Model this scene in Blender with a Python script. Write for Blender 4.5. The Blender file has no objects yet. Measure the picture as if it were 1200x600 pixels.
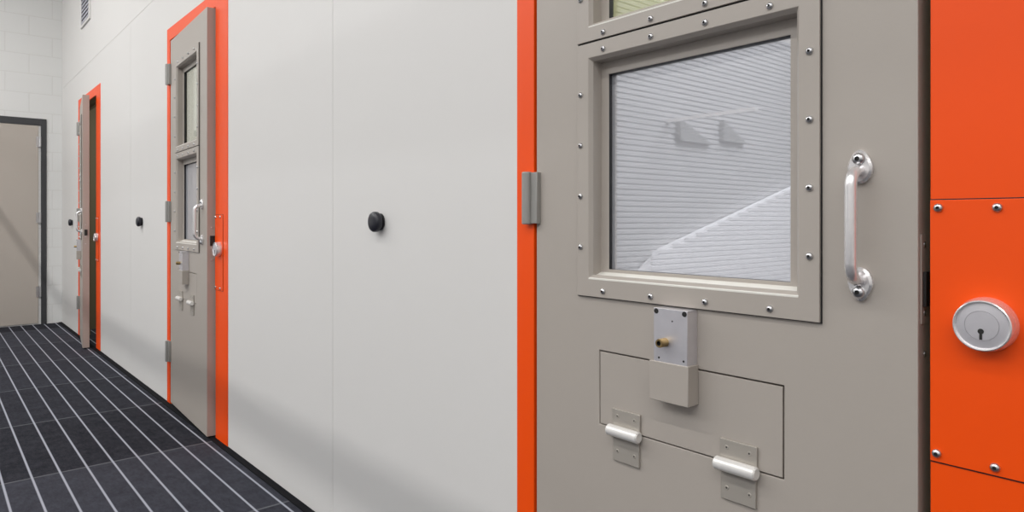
import bpy, bmesh, math
from mathutils import Vector, Matrix
R = math.radians
scene = bpy.context.scene
C = scene.collection
WX = 1.085                      # plane of the cell wall, metres right of the camera
CAMZ = 1.08

# ------------------------------------------------------------------ materials
def mat(name, col, rough=0.5, metal=0.0, spec=0.5, bump=None, coat=0.0, var=None):
    m = bpy.data.materials.new(name); m.use_nodes = True
    nt = m.node_tree; b = nt.nodes['Principled BSDF']
    b.inputs['Base Color'].default_value = (*col, 1)
    b.inputs['Roughness'].default_value = rough
    b.inputs['Metallic'].default_value = metal
    b.inputs['Specular IOR Level'].default_value = spec
    b.inputs['Coat Weight'].default_value = coat
    tc = nt.nodes.new('ShaderNodeTexCoord')
    if var:
        n = nt.nodes.new('ShaderNodeTexNoise'); n.inputs['Scale'].default_value = var[0]; n.inputs['Detail'].default_value = 4
        nt.links.new(tc.outputs['Object'], n.inputs['Vector'])
        mx = nt.nodes.new('ShaderNodeMix'); mx.data_type = 'RGBA'
        mx.inputs['A'].default_value = (*[c*(1-var[1]) for c in col], 1)
        mx.inputs['B'].default_value = (*[min(1, c*(1+var[1])) for c in col], 1)
        nt.links.new(n.outputs['Fac'], mx.inputs['Factor']); nt.links.new(mx.outputs['Result'], b.inputs['Base Color'])
    if bump:
        n = nt.nodes.new('ShaderNodeTexNoise'); n.inputs['Scale'].default_value = bump[0]; n.inputs['Detail'].default_value = 3
        nt.links.new(tc.outputs['Object'], n.inputs['Vector'])
        bp = nt.nodes.new('ShaderNodeBump'); bp.inputs['Strength'].default_value = bump[1]; bp.inputs['Distance'].default_value = 0.002
        nt.links.new(n.outputs['Fac'], bp.inputs['Height']); nt.links.new(bp.outputs['Normal'], b.inputs['Normal'])
    return m

M = {}
M['wall']   = mat('wall_paint', (0.735, 0.72, 0.70), 0.55, bump=(60, 0.05), var=(1.3, 0.012))
M['taupe']  = mat('taupe_paint', (0.432, 0.389, 0.347), 0.38, bump=(160, 0.06), var=(3.0, 0.02))
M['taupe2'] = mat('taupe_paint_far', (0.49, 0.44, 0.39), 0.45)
M['orange'] = mat('orange_paint', (0.96, 0.083, 0.0), 0.42, spec=0.36, bump=(160, 0.05))
M['steel']  = mat('satin_steel', (0.62, 0.62, 0.63), 0.30, 1.0, bump=(300, 0.05))
M['zinc']   = mat('zinc_plate', (0.74, 0.72, 0.75), 0.40, 0.75, var=(40, 0.07))
M['chrome'] = mat('polished_steel', (0.86, 0.84, 0.84), 0.24, 0.7)
M['hplate'] = mat('hatch_hinge_paint', (0.43, 0.395, 0.35), 0.33, 0.25)
M['jamb']   = mat('olive_brown_paint', (0.20, 0.165, 0.10), 0.5)
M['hinge']  = mat('hinge_paint', (0.36, 0.35, 0.33), 0.35, 0.35)
M['kpaint'] = mat('knuckle_steel', (0.84, 0.82, 0.79), 0.30, 0.25)
M['black']  = mat('black_rubber', (0.012, 0.012, 0.014), 0.45)
M['strip']  = mat('black_edge_strip', (0.008, 0.008, 0.010), 0.85, spec=0.1)
M['dark']   = mat('dark_recess', (0.015, 0.014, 0.013), 0.6)
M['rubber'] = mat('bumper_rubber', (0.014, 0.014, 0.022), 0.38)
M['brass']  = mat('aged_brass', (0.42, 0.30, 0.14), 0.35, 1.0)
M['dframe'] = mat('charcoal_paint', (0.045, 0.046, 0.05), 0.45)
M['ceil']   = mat('ceiling_paint', (0.75, 0.75, 0.74), 0.7)
M['siding'] = mat('ribbed_siding', (0.54, 0.54, 0.55), 0.5)
M['lit_patch']= mat('lit_patch_tone', (0.90, 0.90, 0.92), 0.5)
M['grey']   = mat('mid_grey_paint', (0.30, 0.30, 0.30), 0.5)
M['cell']   = mat('cell_paint', (0.40, 0.40, 0.22), 0.6)
M['white'] = mat('bright_white_paint', (0.92, 0.92, 0.92), 0.5)
M['conduit']= mat('shadow_conduit_steel', (0.5, 0.5, 0.5), 0.4, 0.8)
M['louver'] = mat('louver_paint', (0.55, 0.55, 0.62), 0.5)

def glass(name, tint, refl, mirror, haze=0):
    m = bpy.data.materials.new(name); m.use_nodes = True
    nt = m.node_tree; nt.nodes.clear()
    o = nt.nodes.new('ShaderNodeOutputMaterial'); mix = nt.nodes.new('ShaderNodeMixShader')
    t = nt.nodes.new('ShaderNodeBsdfTransparent'); g = nt.nodes.new('ShaderNodeBsdfGlossy')
    t.inputs['Color'].default_value = (*tint, 1); g.inputs['Color'].default_value = (*refl, 1); g.inputs['Roughness'].default_value = 0.0
    if mirror is None:
        f = nt.nodes.new('ShaderNodeFresnel'); f.inputs['IOR'].default_value = 1.52
        nt.links.new(f.outputs['Fac'], mix.inputs['Fac'])
    else:
        mix.inputs['Fac'].default_value = mirror
    nt.links.new(t.outputs[0], mix.inputs[1]); nt.links.new(g.outputs[0], mix.inputs[2]); 
    if haze:
        d = nt.nodes.new('ShaderNodeBsdfDiffuse'); d.inputs['Color'].default_value = (0.74, 0.75, 0.79, 1)
        mh = nt.nodes.new('ShaderNodeMixShader'); mh.inputs['Fac'].default_value = haze
        nt.links.new(mix.outputs[0], mh.inputs[1]); nt.links.new(d.outputs[0], mh.inputs[2]); nt.links.new(mh.outputs[0], o.inputs['Surface'])
    else:
        nt.links.new(mix.outputs[0], o.inputs['Surface'])
    return m
M['pane'] = glass('mirrored_security_glass', (0.5, 0.5, 0.52), (0.95, 0.96, 1.0), 0.88, 0.35)
M['clear'] = glass('clear_glass', (0.95, 0.96, 0.94), (0.97, 0.98, 0.95), 0.22)
M['sill']  = mat('lit_sill_tone', (0.80, 0.78, 0.72), 0.3)  # pale colour stands in for overhead light on the window chamfers

def carpet():
    m = bpy.data.materials.new('striped_carpet_tile'); m.use_nodes = True
    nt = m.node_tree; N = nt.nodes; L = nt.links; b = N['Principled BSDF']
    b.inputs['Roughness'].default_value = 0.95; b.inputs['Specular IOR Level'].default_value = 0.15
    tc = N.new('ShaderNodeTexCoord'); sp = N.new('ShaderNodeSeparateXYZ'); L.new(tc.outputs['Object'], sp.inputs[0])
    def math_(op, a, bb=None, c=None):
        n = N.new('ShaderNodeMath'); n.operation = op
        for i, v in enumerate((a, bb, c)):
            if v is None: continue
            if isinstance(v, (int, float)): n.inputs[i].default_value = v
            else: L.new(v, n.inputs[i])
        return n.outputs[0]
    def line(coord, off, pitch, w, soft):
        a = math_('DIVIDE', math_('SUBTRACT', coord, off), pitch)
        d = math_('MULTIPLY', math_('ABSOLUTE', math_('SUBTRACT', math_('FRACT', math_('ADD', a, 0.5)), 0.5)), pitch)
        r = N.new('ShaderNodeMapRange'); L.new(d, r.inputs['Value'])
        r.inputs['From Min'].default_value = w/2+soft; r.inputs['From Max'].default_value = w/2-soft
        return r.outputs[0]
    stripe = line(sp.outputs['X'], 1.026, 0.0988, 0.0078, 0.0015)
    seam = line(sp.outputs['Y'], 3.46, 0.93, 0.010, 0.004)
    # pile direction: every tile row leans a little differently
    row = math_('FLOOR', math_('DIVIDE', math_('SUBTRACT', sp.outputs['Y'], 3.46), 0.93))
    lean = math_('FRACT', math_('ADD', math_('MULTIPLY', row, 0.2), 0.1))
    n1 = N.new('ShaderNodeTexNoise'); n1.inputs['Scale'].default_value = 9; n1.inputs['Detail'].default_value = 8; n1.inputs['Roughness'].default_value = 0.75
    L.new(tc.outputs['Object'], n1.inputs['Vector'])
    f = math_('ADD', math_('MULTIPLY', lean, 0.62), math_('MULTIPLY', math_('SUBTRACT', n1.outputs['Fac'], 0.34), 1.2))
    n3 = N.new('ShaderNodeTexNoise'); n3.inputs['Scale'].default_value = 55; n3.inputs['Detail'].default_value = 5; n3.inputs['Roughness'].default_value = 0.8
    mp = N.new('ShaderNodeMapping'); mp.inputs['Scale'].default_value = (1.0, 0.35, 1.0); L.new(tc.outputs['Object'], mp.inputs['Vector']); L.new(mp.outputs[0], n3.inputs['Vector'])
    f = math_('ADD', f, math_('MULTIPLY', math_('SUBTRACT', n3.outputs['Fac'], 0.5), 1.3))
    mx = N.new('ShaderNodeMix'); mx.data_type = 'RGBA'; L.new(f, mx.inputs['Factor'])
    mx.inputs['A'].default_value = (0.009, 0.0095, 0.014, 1); mx.inputs['B'].default_value = (0.052, 0.054, 0.069, 1)
    m2 = N.new('ShaderNodeMix'); m2.data_type = 'RGBA'; L.new(math_('MULTIPLY', seam, 0.75), m2.inputs['Factor'])
    L.new(mx.outputs['Result'], m2.inputs['A']); m2.inputs['B'].default_value = (0.16, 0.165, 0.18, 1)
    m3 = N.new('ShaderNodeMix'); m3.data_type = 'RGBA'; L.new(stripe, m3.inputs['Factor'])
    L.new(m2.outputs['Result'], m3.inputs['A']); m3.inputs['B'].default_value = (0.37, 0.385, 0.44, 1)
    L.new(m3.outputs['Result'], b.inputs['Base Color'])
    n2 = N.new('ShaderNodeTexNoise'); n2.inputs['Scale'].default_value = 350; L.new(tc.outputs['Object'], n2.inputs['Vector'])
    bp = N.new('ShaderNodeBump'); bp.inputs['Strength'].default_value = 0.5; bp.inputs['Distance'].default_value = 0.004
    L.new(n2.outputs['Fac'], bp.inputs['Height']); L.new(bp.outputs['Normal'], b.inputs['Normal'])
    return m
M['carpet'] = carpet()

def block():
    m = bpy.data.materials.new('painted_block'); m.use_nodes = True
    nt = m.node_tree; N = nt.nodes; L = nt.links; b = N['Principled BSDF']; b.inputs['Roughness'].default_value = 0.6
    tc = N.new('ShaderNodeTexCoord'); sp = N.new('ShaderNodeSeparateXYZ'); cb = N.new('ShaderNodeCombineXYZ')
    L.new(tc.outputs['Object'], sp.inputs[0]); L.new(sp.outputs['X'], cb.inputs['X']); L.new(sp.outputs['Z'], cb.inputs['Y'])
    br = N.new('ShaderNodeTexBrick'); L.new(cb.outputs[0], br.inputs['Vector'])
    br.inputs['Scale'].default_value = 1; br.inputs['Brick Width'].default_value = 0.40; br.inputs['Row Height'].default_value = 0.20
    br.inputs['Mortar Size'].default_value = 0.005; br.inputs['Mortar Smooth'].default_value = 0.4
    br.inputs['Color1'].default_value = br.inputs['Color2'].default_value = (0.79, 0.79, 0.775, 1); br.inputs['Mortar'].default_value = (0.735, 0.73, 0.71, 1)
    L.new(br.outputs['Color'], b.inputs['Base Color'])
    bp = N.new('ShaderNodeBump'); bp.invert = True; bp.inputs['Strength'].default_value = 0.25; bp.inputs['Distance'].default_value = 0.004
    L.new(br.outputs['Fac'], bp.inputs['Height']); L.new(bp.outputs['Normal'], b.inputs['Normal'])
    return m
M['block'] = block()

# ------------------------------------------------------------------ mesh helpers
def BM(): return bmesh.new()

def add_box(bm, x0, x1, y0, y1, z0, z1, mi=0):
    v = [bm.verts.new((x, y, z)) for x in sorted((x0, x1)) for y in sorted((y0, y1)) for z in sorted((z0, z1))]
    for q in ((0,1,3,2), (4,6,7,5), (0,4,5,1), (2,3,7,6), (0,2,6,4), (1,5,7,3)):
        bm.faces.new([v[i] for i in q]).material_index = mi

def add_lathe(bm, prof, origin, axis, seg=32, mi=0):
    """prof: (radius, height along axis) from the foot to the tip; a radius of 0 closes it."""
    ax = Vector(axis).normalized(); a = ax.orthogonal().normalized(); b = ax.cross(a); o = Vector(origin)
    rings = []
    for r, h in prof:
        if r <= 1e-6: rings.append([bm.verts.new(o+ax*h)])
        else: rings.append([bm.verts.new(o+ax*h+(a*math.cos(2*math.pi*k/seg)+b*math.sin(2*math.pi*k/seg))*r) for k in range(seg)])
    for p, q in zip(rings, rings[1:]):
        for k in range(seg):
            k2 = (k+1) % seg
            if len(p) == 1 and len(q) == 1: continue
            f = [p[0], q[k2], q[k]] if len(p) == 1 else [p[k], p[k2], q[0]] if len(q) == 1 else [p[k], p[k2], q[k2], q[k]]
            fc = bm.faces.new(f); fc.material_index = mi; fc.smooth = True

def add_tube(bm, pts, r, seg=16, mi=0):
    pts = [Vector(p) for p in pts]; rings = []; up = None
    for i, p in enumerate(pts):
        t = (pts[min(i+1, len(pts)-1)]-pts[max(i-1, 0)]).normalized()
        a = t.orthogonal().normalized() if up is None else (up-t*up.dot(t)).normalized()
        up = a; b = t.cross(a)
        rr = r[i] if isinstance(r, (list, tuple)) else r
        rings.append([bm.verts.new(p+(a*math.cos(2*math.pi*k/seg)+b*math.sin(2*math.pi*k/seg))*rr) for k in range(seg)])
    for p, q in zip(rings, rings[1:]):
        for k in range(seg):
            f = bm.faces.new([p[k], p[(k+1) % seg], q[(k+1) % seg], q[k]]); f.smooth = True; f.material_index = mi
    bm.faces.new(rings[0][::-1]).material_index = mi; bm.faces.new(rings[-1]).material_index = mi

def add_plate(bm, x0, x1, rect, holes, mi=0):
    """a slab standing in the YZ plane from x0 to x1 with rectangular openings; rect and holes are (y0, y1, z0, z1)"""
    ys = sorted({rect[0], rect[1], *[h[i] for h in holes for i in (0, 1)]}); ys = [y for y in ys if rect[0] <= y <= rect[1]]
    zs = sorted({rect[2], rect[3], *[h[i] for h in holes for i in (2, 3)]}); zs = [z for z in zs if rect[2] <= z <= rect[3]]
    full = lambda i, j: 0 <= i < len(ys)-1 and 0 <= j < len(zs)-1 and not any(h[0] < (ys[i]+ys[i+1])/2 < h[1] and h[2] < (zs[j]+zs[j+1])/2 < h[3] for h in holes)
    V = {}
    def v(i, j, s):
        if (i, j, s) not in V: V[i, j, s] = bm.verts.new((x1 if s else x0, ys[i], zs[j]))
        return V[i, j, s]
    for i in range(len(ys)-1):
        for j in range(len(zs)-1):
            if not full(i, j): continue
            fs = [[v(i,j,0), v(i,j+1,0), v(i+1,j+1,0), v(i+1,j,0)], [v(i,j,1), v(i+1,j,1), v(i+1,j+1,1), v(i,j+1,1)]]
            if not full(i-1, j): fs.append([v(i,j,0), v(i,j,1), v(i,j+1,1), v(i,j+1,0)])
            if not full(i+1, j): fs.append([v(i+1,j,0), v(i+1,j+1,0), v(i+1,j+1,1), v(i+1,j,1)])
            if not full(i, j-1): fs.append([v(i,j,0), v(i+1,j,0), v(i+1,j,1), v(i,j,1)])
            if not full(i, j+1): fs.append([v(i,j+1,0), v(i,j+1,1), v(i+1,j+1,1), v(i+1,j+1,0)])
            for f in fs: bm.faces.new(f).material_index = mi

def add_ring_profile(bm, prof, mi=0, closed=True):
    """sweeps a profile round a rectangle: prof is a list of (x, (y0, y1, z0, z1))"""
    loops = [[bm.verts.new((x, y, z)) for y, z in ((r[0], r[2]), (r[1], r[2]), (r[1], r[3]), (r[0], r[3]))] for x, r in prof]
    n = len(loops)
    for i in range(n if closed else n-1):
        p, q = loops[i], loops[(i+1) % n]
        for k in range(4): bm.faces.new([p[k], p[(k+1) % 4], q[(k+1) % 4], q[k]]).material_index = mi

def obj(name, bm, mats, parent=None, bevel=0.0, loc=None):
    bmesh.ops.remove_doubles(bm, verts=bm.verts, dist=1e-6)
    bmesh.ops.recalc_face_normals(bm, faces=bm.faces)
    me = bpy.data.meshes.new(name); bm.to_mesh(me); bm.free(); me.set_sharp_from_angle(angle=R(32))
    for m in (mats if isinstance(mats, (list, tuple)) else [mats]): me.materials.append(m)
    o = bpy.data.objects.new(name, me); C.objects.link(o)
    if parent: o.parent = parent
    if loc: o.location = loc
    if bevel:
        b = o.modifiers.new('bevel', 'BEVEL'); b.width = bevel; b.segments = 2; b.limit_method = 'ANGLE'; b.angle_limit = R(40)
    return o

def tag(o, label=None, cat=None, group=None, kind=None):
    for k, v in (('label', label), ('category', cat), ('group', group), ('kind', kind)):
        if v: o[k] = v
    return o

def empty(name, loc):
    o = bpy.data.objects.new(name, None); C.objects.link(o); o.location = loc; o.empty_display_size = 0.1
    return o

def copy_tree(o, parent=None):
    c = o.copy(); C.objects.link(c)
    if parent:
        c.parent = parent; c.matrix_parent_inverse = o.matrix_parent_inverse.copy()
    for ch in list(o.children): copy_tree(ch, c)
    return c

# ------------------------------------------------------------------ the room
YB, YF, XL, ZC = -4.0, 8.55, -6.0, 4.3
OFF = (0.0, 3.155, 6.275)                     # the three cell doors along the wall
FY0, FY1, FZ = 0.161, 1.231, 2.215            # outer edge of an orange frame
DY0, DY1, DZ0, DZ1 = 0.3535, 1.164, 0.012, 2.136   # door leaf

bm = BM(); add_box(bm, XL, 3.6, YB, YF, -0.1, 0.0)
tag(obj('floor', bm, M['carpet']), 'charcoal carpet with thin pale stripes running along the corridor', 'floor', kind='structure')
bm = BM(); add_box(bm, XL, 3.6, YB, YF, ZC, ZC+0.1)
tag(obj('ceiling', bm, M['ceil']), 'plain white ceiling high above the corridor', 'ceiling', kind='structure')

# cell wall: sheets with open joints in front of a backing
frames = [(FY0+o, FY1+o, -0.01, FZ) for o in OFF]
bm = BM(); g = 0.0022; zj = 2.475
joints = [YB, -0.92, 2.22, 5.352, YF]
for a, b in zip(joints, joints[1:]):
    add_plate(bm, WX, WX+0.02, (a+g/2, b-g/2, 0, zj-g/2), frames)
    add_plate(bm, WX, WX+0.02, (a+g/2 if a == YB else a, b, zj+g/2, ZC), [])
add_plate(bm, WX+0.012, WX+0.085, (YB, YF, 0, ZC), frames)
tag(obj('wall_right', bm, M['wall']), 'white panelled cell wall with thin joints, holding the orange door frames', 'wall', kind='structure')
bm = BM(); add_box(bm, XL, 3.6, YF, YF+0.12, 0, ZC)
tag(obj('wall_far', bm, M['block']), 'off-white painted block wall closing the corridor', 'wall', kind='structure')
bm = BM(); add_box(bm, XL, 3.6, YB-0.12, YB, 0, ZC)
tag(obj('wall_back', bm, M['wall']), 'plain white wall behind the camera', 'wall', kind='structure')
bm = BM(); add_box(bm, XL-0.12, XL, YB, YF, 0, ZC)
tag(obj('wall_left', bm, M['wall']), 'plain white wall across the day room', 'wall', kind='structure')
bm = BM(); add_box(bm, 3.5, 3.6, YB, YF, 0, ZC)
for y in (-1.3, 1.55, 4.70, 7.82): add_box(bm, WX+0.085, 3.5, y, y+0.1, 0, ZC, 2 if y > 7 else 1 if y > 2 else 0)
add_box(bm, WX+0.085, 3.5, YB, YF, 2.6, 2.7)
tag(obj('wall_cells', bm, [M['cell'], M['white'], M['jamb']]), 'pale yellow green and white walls inside the cells behind the doors', 'wall', kind='structure')
bm = BM(); add_box(bm, WX-0.030, WX, YB, YF, 0, 0.005)
tag(obj('trim_1', bm, M['strip'], bevel=0.001), 'thin black edge strip between carpet and white wall', 'floor strip', kind='structure')

# ribbed wing wall across the day room: it is what the mirrored door glass shows
def ribbed(bm, xs, y, z0, ztop, pitch=0.046, depth=0.011):
    """horizontal ribs on a wall facing -Y; ztop(x) is the upper edge"""
    n = int((max(ztop(xs[0]), ztop(xs[1]))-z0)/pitch)
    prof = []
    for k in range(n):
        z = z0+k*pitch
        prof += [(y, z), (y-depth, z+0.008), (y-depth, z+pitch-0.012), (y, z+pitch-0.004)]
    prof += [(y, z0+n*pitch), (y+0.10, z0+n*pitch), (y+0.10, z0)]
    a = [bm.verts.new((xs[0], p[0], p[1])) for p in prof]; b = [bm.verts.new((xs[1], p[0], p[1])) for p in prof]
    for i in range(len(prof)): j = (i+1) % len(prof); bm.faces.new([a[i], a[j], b[j], b[i]])
    bm.faces.new(a); bm.faces.new(b[::-1])
bm = BM(); ribbed(bm, (-5.99, -1.55), 3.6, 0.0, lambda x: 3.0)
tag(obj('wall_wing', bm, M['siding']), 'grey white ribbed wall seen mirrored in the near door glass', 'wall', kind='structure')
bm = BM()  # added panel: its whiter colour stands in for light on the ribbed wall
pts = [(-2.02, 0.0), (-2.04, 0.45), (-2.16, 0.66), (-2.45, 0.84), (-5.6, 1.68), (-5.6, 0.0)]
for k in range(34):                             # fine ribs across the lit patch panel, cut to its sloping edge
    z = 0.30+0.046*k
    xr = -2.06 if z < 0.6 else (-2.20 if z < 0.82 else -2.45-(z-0.84)*3.75)-0.06
    if xr > -5.5: add_box(bm, -5.6, xr, 3.493, 3.51, z, z+0.03)
a = [bm.verts.new((x, 3.50, z)) for x, z in pts]; b = [bm.verts.new((x, 3.58, z)) for x, z in pts]
bm.faces.new(a); bm.faces.new(b[::-1])
for i in range(len(pts)): j = (i+1) % len(pts); bm.faces.new([a[i], a[j], b[j], b[i]])
tag(obj('trim_2', bm, M['lit_patch']), 'white sloping panel painted as a lit patch of the ribbed wall, mirrored in the near door glass', 'lit patch', kind='structure')
bm = BM()
for x0, w, z in ((-2.72, 0.50, 1.78), (-3.40, 0.42, 1.83)):
    p = [(x0, z), (x0, z+0.20), (x0-w, z)]
    a = [bm.verts.new((x, 3.54, zz)) for x, zz in p]; b = [bm.verts.new((x, 3.6, zz)) for x, zz in p]
    bm.faces.new(a); bm.faces.new(b[::-1])
    for i in range(3): j = (i+1) % 3; bm.faces.new([a[i], a[j], b[j], b[i]])
add_box(bm, -2.62, -2.58, 2.75, 3.6, 1.93, 1.96, 1)
tag(obj('trim_3', bm, [M['grey'], M['white']]), 'grey wedge hoods seen mirrored in the near door glass', 'hood', kind='structure')

# an unseen conduit, added to throw the soft dark band low on the wall
CX, CZ, CR = -0.05, 2.22, 0.021
bm = BM(); add_tube(bm, [(CX, YB, CZ), (CX, YF, CZ)], CR, 20)
for y in (-3, 0, 3, 6): add_tube(bm, [(CX, y, CZ), (CX, y, ZC)], 0.004, 8)
tag(obj('trim_4', bm, M['conduit']), 'unseen steel conduit on rods, added to shade a band of the wall', 'conduit', kind='structure')

# ------------------------------------------------------------------ orange frames
def make_frame():
    bm = BM(); G = 0.0145
    op = (DY0-G-0.001, DY1+0.006, -0.01, DZ1+0.006)
    add_plate(bm, WX-0.003, WX+0.008, (FY0, FY1, 0, FZ), [op])
    f = obj('trim_5', bm, M['orange'], bevel=0.0012)
    bm = BM()
    add_plate(bm, WX+0.008, WX+0.062, (FY0, FY1, 0, FZ), [op])
    op2 = (op[0]+0.020, op[1]-0.020, -0.01, op[3]-0.020)
    add_plate(bm, WX+0.060, WX+0.086, (FY0, FY1, 0, FZ), [op2])
    obj('jamb', bm, M['jamb'], f)['label'] = 'brown olive inner jamb'
    return f
frame = make_frame()
FL = ['bright orange steel frame around the nearest cell door', 'bright orange steel frame around the middle cell door', 'bright orange steel frame around the cell door nearest the far wall']
for i, o in enumerate(OFF):
    f = frame
    if i:
        f = copy_tree(frame); f.location.y = o; f.name = 'trim_%d' % (5+i)
    tag(f, FL[i], 'door frame', kind='structure')

# ------------------------------------------------------------------ screw, shared
def screw_mesh():
    bm = BM()
    add_lathe(bm, [(0.0062, 0), (0.0062, 0.0012), (0.0055, 0.0030), (0.0040, 0.0042), (0.0024, 0.0047)], (0,0,0), (-1,0,0), 18)
    add_lathe(bm, [(0.0024, 0.0047), (0.0022, 0.0030), (0, 0.0030)], (0,0,0), (-1,0,0), 18, 1)
    bmesh.ops.recalc_face_normals(bm, faces=bm.faces)
    me = bpy.data.meshes.new('screw'); bm.to_mesh(me); bm.free(); me.set_sharp_from_angle(angle=R(40))
    me.materials.append(M['steel']); me.materials.append(M['dark'])
    return me
SCREW = screw_mesh()
def screw(parent, p, y, z, s=1.0, base=None):
    o = bpy.data.objects.new('screw', SCREW); C.objects.link(o); o.parent = parent
    o.location = (-p, y, z); o.scale = (s, s, s)
    return o

# ------------------------------------------------------------------ cell door: built for the nearest opening, in coordinates from its hinge foot
HY = DY1 + 0.008                                # hinge axis
def yl(y): return y-HY
def rect(y0, y1, z0, z1): return (yl(y0), yl(y1), z0, z1)

def make_door():
    root = empty('door_1', (WX, HY, 0))
    T = 0.050
    wlo = (0.527, 0.993, 0.956, 1.430); wup = (0.527, 0.993, 1.497, 1.953)
    port = (0.557, 0.966, 0.648, 0.803)
    big = lambda r, d: (r[0]-d, r[1]+d, r[2]-d, r[3]+d)
    bm = BM(); pg = 0.0015
    add_plate(bm, 0, T, rect(DY0, DY1, DZ0, DZ1), [rect(*big(wlo, 0.004)), rect(*big(wup, 0.004)), rect(*big(port, pg))])
    obj('door_panel', bm, M['taupe'], root, bevel=0.0012)
    # pass-through hatch
    bm = BM(); add_box(bm, 0.0, T-0.002, yl(port[0]+pg), yl(port[1]-pg), port[2]+pg, port[3]-pg)
    obj('food_hatch', bm, M['taupe'], root, bevel=0.0006)
    # the two glazed openings
    for w, out, gl, pane, z_rows, z_cols in (
        (wlo, (0.493, 1.026, 0.917, 1.4615), (0.559, 0.966, 0.975, 1.396), 'pane', (1.442, 0.931), (1.353, 1.243, 1.133, 1.0225)),
        (wup, (0.493, 1.026, 1.4655, 1.989), (0.559, 0.966, 1.516, 1.919), 'clear', (1.973, 1.477), (1.885, 1.780, 1.670, 1.560))):
        bm = BM(); ch = 0.007
        inn = big(w, -ch)
        st = big(gl, 0.0)
        add_ring_profile(bm, [(-0.0025, rect(*out)), (-0.0070, rect(*out)), (-0.0070, rect(*w)), (0.0015, rect(*inn)), (0.028, rect(*inn)),
                              (0.028, rect(*st)), (0.031, rect(*st)), (0.031, rect(*big(w, 0.002))), (-0.0025, rect(*big(w, 0.002)))])
        fr = obj('window_frame', bm, M['taupe'], root, bevel=0.0008)
        ys = (0.950, 0.826, 0.703, 0.577)
        for zz in z_rows:
            for y in ys: screw(fr, 0.0070, yl(y), zz)
        for zz in z_cols:
            for y in (0.509, 1.015): screw(fr, 0.0070, yl(y), zz)
        so = big(out, 0.0016)
        bm = BM(); add_ring_profile(bm, [(-0.0002, rect(*so)), (-0.0026, rect(*so)), (-0.0026, rect(*big(w, 0.003))), (-0.0002, rect(*big(w, 0.003)))])
        obj('sealant', bm, M['black'], fr)
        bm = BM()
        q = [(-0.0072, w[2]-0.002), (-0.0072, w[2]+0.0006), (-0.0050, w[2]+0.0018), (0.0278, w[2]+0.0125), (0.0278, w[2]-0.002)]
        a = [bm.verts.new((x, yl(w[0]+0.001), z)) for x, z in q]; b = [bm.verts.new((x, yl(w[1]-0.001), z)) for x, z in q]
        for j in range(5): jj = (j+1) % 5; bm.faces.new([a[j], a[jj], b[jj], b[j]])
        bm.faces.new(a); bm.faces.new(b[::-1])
        obj('sill', bm, M['sill'], fr)['label'] = 'sloping sill strip coloured pale as if lit from above'
        bm = BM(); add_ring_profile(bm, [(0.031, rect(*st)), (0.044, rect(*st)), (0.044, rect(*big(st, 0.006))), (0.031, rect(*big(st, 0.006)))])
        obj('gasket', bm, M['black'], root)
        bm = BM(); add_box(bm, 0.040, 0.045, yl(st[0]), yl(st[1]), st[2], st[3])
        o = obj('window_pane', bm, M[pane], root)
        o['label'] = 'mirrored lower pane' if pane == 'pane' else 'clear upper pane'
    # leaf hinges on the jamb
    for zc in (1.94, 1.133, 0.312):
        bm = BM(); L_ = 0.12
        add_lathe(bm, [(0, -L_/2-0.002), (0.010, -L_/2-0.002), (0.0125, -L_/2), (0.0125, L_/2), (0.010, L_/2+0.002), (0, L_/2+0.002)], (-0.0125, 0.012, zc), (0,0,1), 24)
        for k in (-0.02, 0.02): add_lathe(bm, [(0.0129, -0.0006), (0.0129, 0.0006)], (-0.0125, 0.012, zc+k), (0,0,1), 24)
        add_box(bm, -0.012, 0.0, -0.022, 0.002, zc-L_/2, zc+L_/2)
        h = obj('hinge', bm, M['hinge'], root, bevel=0.001)
    # pull handle
    hy = yl(0.432); zt, zb = 1.168, 0.977
    r_ = 0.0088; p_ = 0.038
    path = []
    for k in range(9):
        a = R(90*k/8); path.append((-(p_-0.026+0.026*math.sin(a)) if k else 0.0, hy, zt-0.012-0.026*(1-math.cos(a))))
    path = [(-0.002, hy, zt-0.010)] + [(-(p_-0.026)-0.026*math.sin(R(90*k/8)), hy, zt-0.012-0.026*(1-math.cos(R(90*k/8)))) for k in range(9)]
    top = path; bot = [(x, y, zt+zb-z) for x, y, z in path[::-1]]
    bm = BM(); add_tube(bm, top+bot, r_, 18)
    hd = obj('pull_handle', bm, M['chrome'], root)
    for s, z in ((1, zt), (-1, zb)):
        bm = BM(); n = 28; prof = []
        for k in range(n):
            a = 2*math.pi*k/n; c, sn = math.cos(a), math.sin(a)
            w = 0.0185-0.005*max(0, sn*s)
            prof.append((hy+w*c, z-0.006*s+0.026*sn))
        a0 = [bm.verts.new((0, y, zz)) for y, zz in prof]; a1 = [bm.verts.new((-0.006, y, zz)) for y, zz in prof]
        a2 = [bm.verts.new((-0.009, hy+(y-hy)*0.82, z-0.006*s+(zz-z+0.006*s)*0.85)) for y, zz in prof]
        for p, q in ((a0, a1), (a1, a2)):
            for k in range(n): bm.faces.new([p[k], p[(k+1) % n], q[(k+1) % n], q[k]]).smooth = True
        bm.faces.new(a2)
        fl = obj('flange', bm, M['chrome'], hd)
        screw(hd, 0.009, hy, z+0.006*s, 1.5)
    # lock box over the hatch
    lb = (0.724, 0.7995)
    bm = BM(); add_box(bm, -0.032, -0.0005, yl(lb[0]), yl(lb[1]), 0.810, 0.914)
    for y, z in ((lb[1]-0.006, 0.908), (lb[0]+0.006, 0.908)):
        add_lathe(bm, [(0.005, 0), (0.005, 0.0012), (0, 0.0012)], (-0.032, yl(y), z), (-1,0,0), 16, 1)
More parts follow.
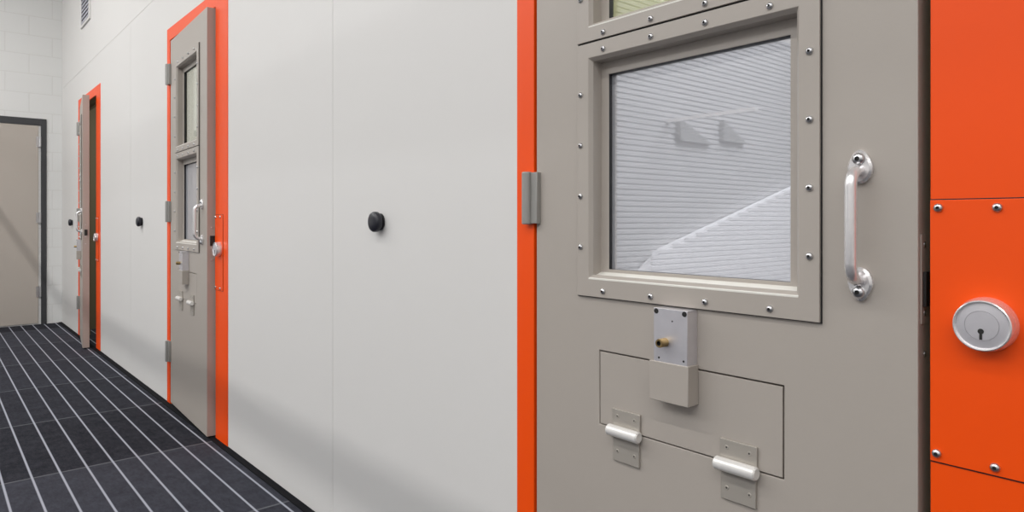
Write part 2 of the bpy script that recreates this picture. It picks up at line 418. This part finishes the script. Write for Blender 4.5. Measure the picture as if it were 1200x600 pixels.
    for y, z, r in ((0.757, 0.892, 0.0016), (lb[1]-0.012, 0.820, 0.0022), (lb[0]+0.008, 0.821, 0.0022)):
        add_lathe(bm, [(r, 0), (r, 0.0006), (0, 0.0006)], (-0.032, yl(y), z), (-1,0,0), 12, 1)
    box = obj('lock_box', bm, [M['zinc'], M['dark']], root, bevel=0.0012)
    bm = BM(); add_box(bm, -0.034, -0.0005, yl(lb[0]-0.003), yl(lb[1]+0.010), 0.738, 0.813)
    obj('cover', bm, M['taupe'], box, bevel=0.0015)['label'] = 'taupe painted cover'
    bm = BM()
    add_lathe(bm, [(0.0085, 0), (0.0085, 0.018), (0.0075, 0.020)], (-0.032, yl(0.773), 0.851), (-1,0,0), 20)
    add_lathe(bm, [(0.0075, 0.020), (0.0045, 0.020)], (-0.032, yl(0.773), 0.851), (-1,0,0), 20)
    add_lathe(bm, [(0.0045, 0.020), (0.0045, 0.012), (0, 0.012)], (-0.032, yl(0.773), 0.851), (-1,0,0), 20, 1)
    obj('lock_barrel', bm, [M['brass'], M['dark']], box)
    # hatch hinges
    for yc in (0.891, 0.638):
        bm = BM()
        add_box(bm, -0.005, -0.0005, yl(yc-0.036), yl(yc+0.036), 0.650, 0.690)
        add_box(bm, -0.005, -0.0005, yl(yc-0.034), yl(yc+0.034), 0.583, 0.650)
        for y in (yc-0.022, yc+0.022):
            for z in (0.676, 0.604):
                add_lathe(bm, [(0.0042, 0.0), (0.0042, 0.0008), (0.0016, 0.0008)], (-0.005, yl(y), z), (-1,0,0), 14)
                add_lathe(bm, [(0.0016, 0.0008), (0, 0.0004)], (-0.005, yl(y), z), (-1,0,0), 14, 1)
        hh = obj('hatch_hinge', bm, [M['hplate'], M['dark']], root, bevel=0.0008)
        bm = BM()
        add_lathe(bm, [(0, -0.0405), (0.0095, -0.0405), (0.0118, -0.038), (0.0118, 0.038), (0.0095, 0.0405), (0, 0.0405)], (-0.0125, yl(yc), 0.647), (0,1,0), 24)
        obj('knuckle', bm, M['kpaint'], hh)['label'] = 'fat pale hinge knuckle'
    # latch on the edge of the leaf
    bm = BM(); ye = yl(DY0)
    add_box(bm, 0.010, 0.040, ye-0.0015, ye, 0.93, 1.06)
    lp = obj('latch_plate', bm, M['taupe'], root)
    bm = BM(); add_box(bm, 0.014, 0.036, ye-0.006, ye-0.0014, 0.955, 1.005)
    obj('latch_bolt', bm, M['dark'], lp)
    for z in (1.045, 0.945, 0.885):
        bm = BM(); add_lathe(bm, [(0.004, 0), (0.004, 0.0015), (0.002, 0.0025), (0, 0.0025)], (0.022, ye-0.001, z), (0,-1,0), 14)
        obj('screw', bm, M['steel'], lp)
    return root

door = make_door()
DL = ['nearest cell door, taupe steel with large mirrored window and pull handle',
      'middle cell door, taupe steel, standing slightly ajar between two black wall bumpers',
      'cell door nearest the far wall, taupe steel, standing further ajar and seen nearly edge on']
ANG = (-0.25, -2.7, -6.9)
for i, o in enumerate(OFF):
    d = door if i == 0 else copy_tree(door)
    d.name = 'door_%d' % (i+1)
    d.location = (WX, HY+o, 0); d.rotation_euler = (0, 0, R(ANG[i]))
    tag(d, DL[i], 'door', kind='structure')

# ------------------------------------------------------------------ cover plate and lock on each frame
CP = ['orange cover plate with round screws, beside the nearest cell door', 'orange cover plate on the frame of the middle cell door', 'orange cover plate on the frame of the cell door nearest the far wall']
LL = ['large round steel key lock on the orange plate beside the nearest door', 'round steel key lock on the orange frame of the middle cell door', 'round steel key lock on the orange frame of the cell door nearest the far wall']
fp = WX-0.003                                   # face of the frames
t = empty('cover_plate', (fp, 0.28, 0.739))
bm = BM(); add_box(bm, -0.0012, 0.0004, 0.2235-0.28, 0.3375-0.28, -0.0016, 0.3716)
obj('joint', bm, M['black'], t)
bm = BM(); add_box(bm, -0.0025, 0.0004, 0.225-0.28, 0.3375-0.28, 0, 0.370)
obj('plate', bm, M['orange'], t, bevel=0.0008)
for y, z in ((0.327, 1.098), (0.2575, 1.0975), (0.329, 0.751), (0.260, 0.750)):
    screw(t, 0.0025, y-0.28, z-0.739, 1.0)
k = empty('lock_cylinder', (fp-0.0025, 0.2695, 0.9405))
bm = BM()
add_lathe(bm, [(0.0365, 0), (0.0365, 0.004), (0.0345, 0.020), (0.0335, 0.0235), (0.0322, 0.0245), (0.0305, 0.0240), (0.0298, 0.0215)], (0,0,0), (-1,0,0), 64)
obj('collar', bm, M['chrome'], k)
bm = BM(); add_lathe(bm, [(0.0298, 0.0215), (0.0200, 0.0222), (0.0198, 0.0212), (0.0192, 0.0212), (0.0190, 0.0226), (0, 0.0230)], (0,0,0), (-1,0,0), 64)
pl = obj('plug', bm, M['zinc'], k)
bm = BM(); add_lathe(bm, [(0.0036, 0), (0.0036, 0.0006), (0, 0.0006)], (-0.0226, 0.001, -0.0075), (-1,0,0), 18)
add_box(bm, -0.0233, -0.0222, -0.0006, 0.0026, -0.0185, -0.0075)
obj('keyhole', bm, M['dark'], pl)
for i, o in enumerate(OFF):
    a = t if i == 0 else copy_tree(t); b = k if i == 0 else copy_tree(k)
    a.location.y = 0.28+o; b.location.y = 0.2695+o
    tag(a, CP[i], 'cover plate', 'orange cover plates on the door frames')
    tag(b, LL[i], 'lock', 'key locks on the door frames')

# ------------------------------------------------------------------ wall bumpers
w = empty('wall_bumper', (WX, 1.887, 1.076)); w.scale.x = 0.72
bm = BM(); add_lathe(bm, [(0.027, 0), (0.027, 0.006), (0.024, 0.008), (0.020, 0.010)], (0,0,0), (-1,0,0), 32)
obj('base', bm, M['black'], w)
bm = BM(); add_lathe(bm, [(0.020, 0.008), (0.029, 0.013), (0.032, 0.020), (0.032, 0.034), (0.029, 0.041), (0.022, 0.046), (0.011, 0.0485), (0, 0.049)], (0,0,0), (-1,0,0), 36)
obj('rubber_head', bm, M['rubber'], w)
for i, (y, z, l) in enumerate(((1.887, 1.076, 'black round rubber wall bumper between the nearest and middle cell doors'),
                               (5.02, 1.073, 'black round rubber wall bumper between the middle and furthest cell doors'),
                               (7.86, 1.060, 'smallest looking black round wall bumper, beside the far corner'))):
    b = w if i == 0 else copy_tree(w); b.location = (WX, y, z)
    tag(b, l, 'wall bumper', 'black wall bumpers')

# ------------------------------------------------------------------ vent high on the wall
v = empty('wall_vent', (WX, 7.10, 2.846))
bm = BM(); add_plate(bm, -0.014, -0.0003, (-0.22, 0.22, 0, 0.5), [(-0.195, 0.195, 0.025, 0.475)])
obj('vent_frame', bm, M['wall'], v, bevel=0.002)
bm = BM()
for i in range(12):
    z = 0.035+i*0.037
    q = [(-0.012, z), (-0.010, z), (-0.001, z+0.030), (-0.003, z+0.030)]
    a = [bm.verts.new((x, -0.1945, zz)) for x, zz in q]; b = [bm.verts.new((x, 0.1945, zz)) for x, zz in q]
    for j in range(4): jj = (j+1) % 4; bm.faces.new([a[j], a[jj], b[jj], b[j]])
    bm.faces.new(a); bm.faces.new(b[::-1])
obj('louver', bm, M['louver'], v)
tag(v, 'pale louvred air vent high on the white wall near the far corner', 'vent')

# ------------------------------------------------------------------ far door
DX0, DX1, DT = -0.01, 0.900, 2.065
bm = BM()
add_box(bm, DX1+0.002, 0.950, YF-0.012, YF, 0, 2.14); add_box(bm, DX0-0.05, DX0-0.002, YF-0.012, YF, 0, 2.14); add_box(bm, DX0-0.002, DX1+0.002, YF-0.012, YF, DT+0.004, 2.14)
tag(obj('trim_8', bm, M['dframe'], bevel=0.002), 'charcoal frame around the plain door in the far wall', 'door frame', kind='structure')
d4 = empty('door_4', (DX1, YF, 0))
bm = BM(); add_box(bm, DX0-DX1, -0.022, -0.010, -0.0005, 0.012, DT)
obj('door_panel', bm, M['taupe2'], d4, bevel=0.001)
for zc in (1.90, 1.11, 0.34):
    bm = BM(); add_lathe(bm, [(0, -0.055), (0.011, -0.055), (0.011, 0.055), (0, 0.055)], (-0.008, -0.016, zc), (0,0,1), 16)
    add_box(bm, -0.040, -0.008, -0.014, -0.010, zc-0.055, zc+0.055)
    obj('hinge', bm, M['steel'], d4)
tag(d4, 'plain taupe door in the far wall, three pale hinges on its edge', 'door', kind='structure')

# ------------------------------------------------------------------ light
def area(name, loc, sx, sy, power, rot=(0,0,0), col=(1, 0.985, 0.96)):
    l = bpy.data.lights.new(name, 'AREA'); l.shape = 'RECTANGLE'; l.size = sx; l.size_y = sy; l.energy = power; l.color = col
    o = bpy.data.objects.new(name, l); C.objects.link(o); o.location = loc; o.rotation_euler = rot; o['kind'] = 'helper'
    return o
area('corridor_strip_light', (-1.0, 2.3, 3.9), 0.05, 12.4, 150)
area('day_room_lights', (-3.6, 2.3, 4.25), 2.2, 12.0, 340, col=(0.97, 0.985, 1.0))
area('far_end_fill', (-0.4, 5.9, 4.25), 1.2, 1.2, 24)  # no known fixture: added to brighten the far end
for o, p in zip(OFF, (36, 36, 24)): area('cell_lamp', (2.3, 0.6+o, 2.58), 0.6, 0.6, p)

wd = bpy.data.worlds.new('World'); scene.world = wd; wd.use_nodes = True
wd.node_tree.nodes['Background'].inputs['Color'].default_value = (0.5, 0.5, 0.52, 1)
wd.node_tree.nodes['Background'].inputs['Strength'].default_value = 0.2

# ------------------------------------------------------------------ camera
f_px, vpx, hor = 792.0, -86.0, 258.5
cd = bpy.data.cameras.new('camera'); cam = bpy.data.objects.new('camera', cd); C.objects.link(cam)
cd.sensor_width = 36; cd.lens = f_px/1200*36
cam.location = (0, 0, CAMZ)
cam.rotation_euler = (R(90), 0, -math.atan((600-vpx)/f_px))
cd.shift_y = -(300-hor)/1200
cd.clip_start = 0.02
scene.camera = cam

vs = scene.view_settings
vs.view_transform = 'Standard'; vs.look = 'None'; vs.gamma = 1; vs.use_curve_mapping = False; vs.exposure = -0.06
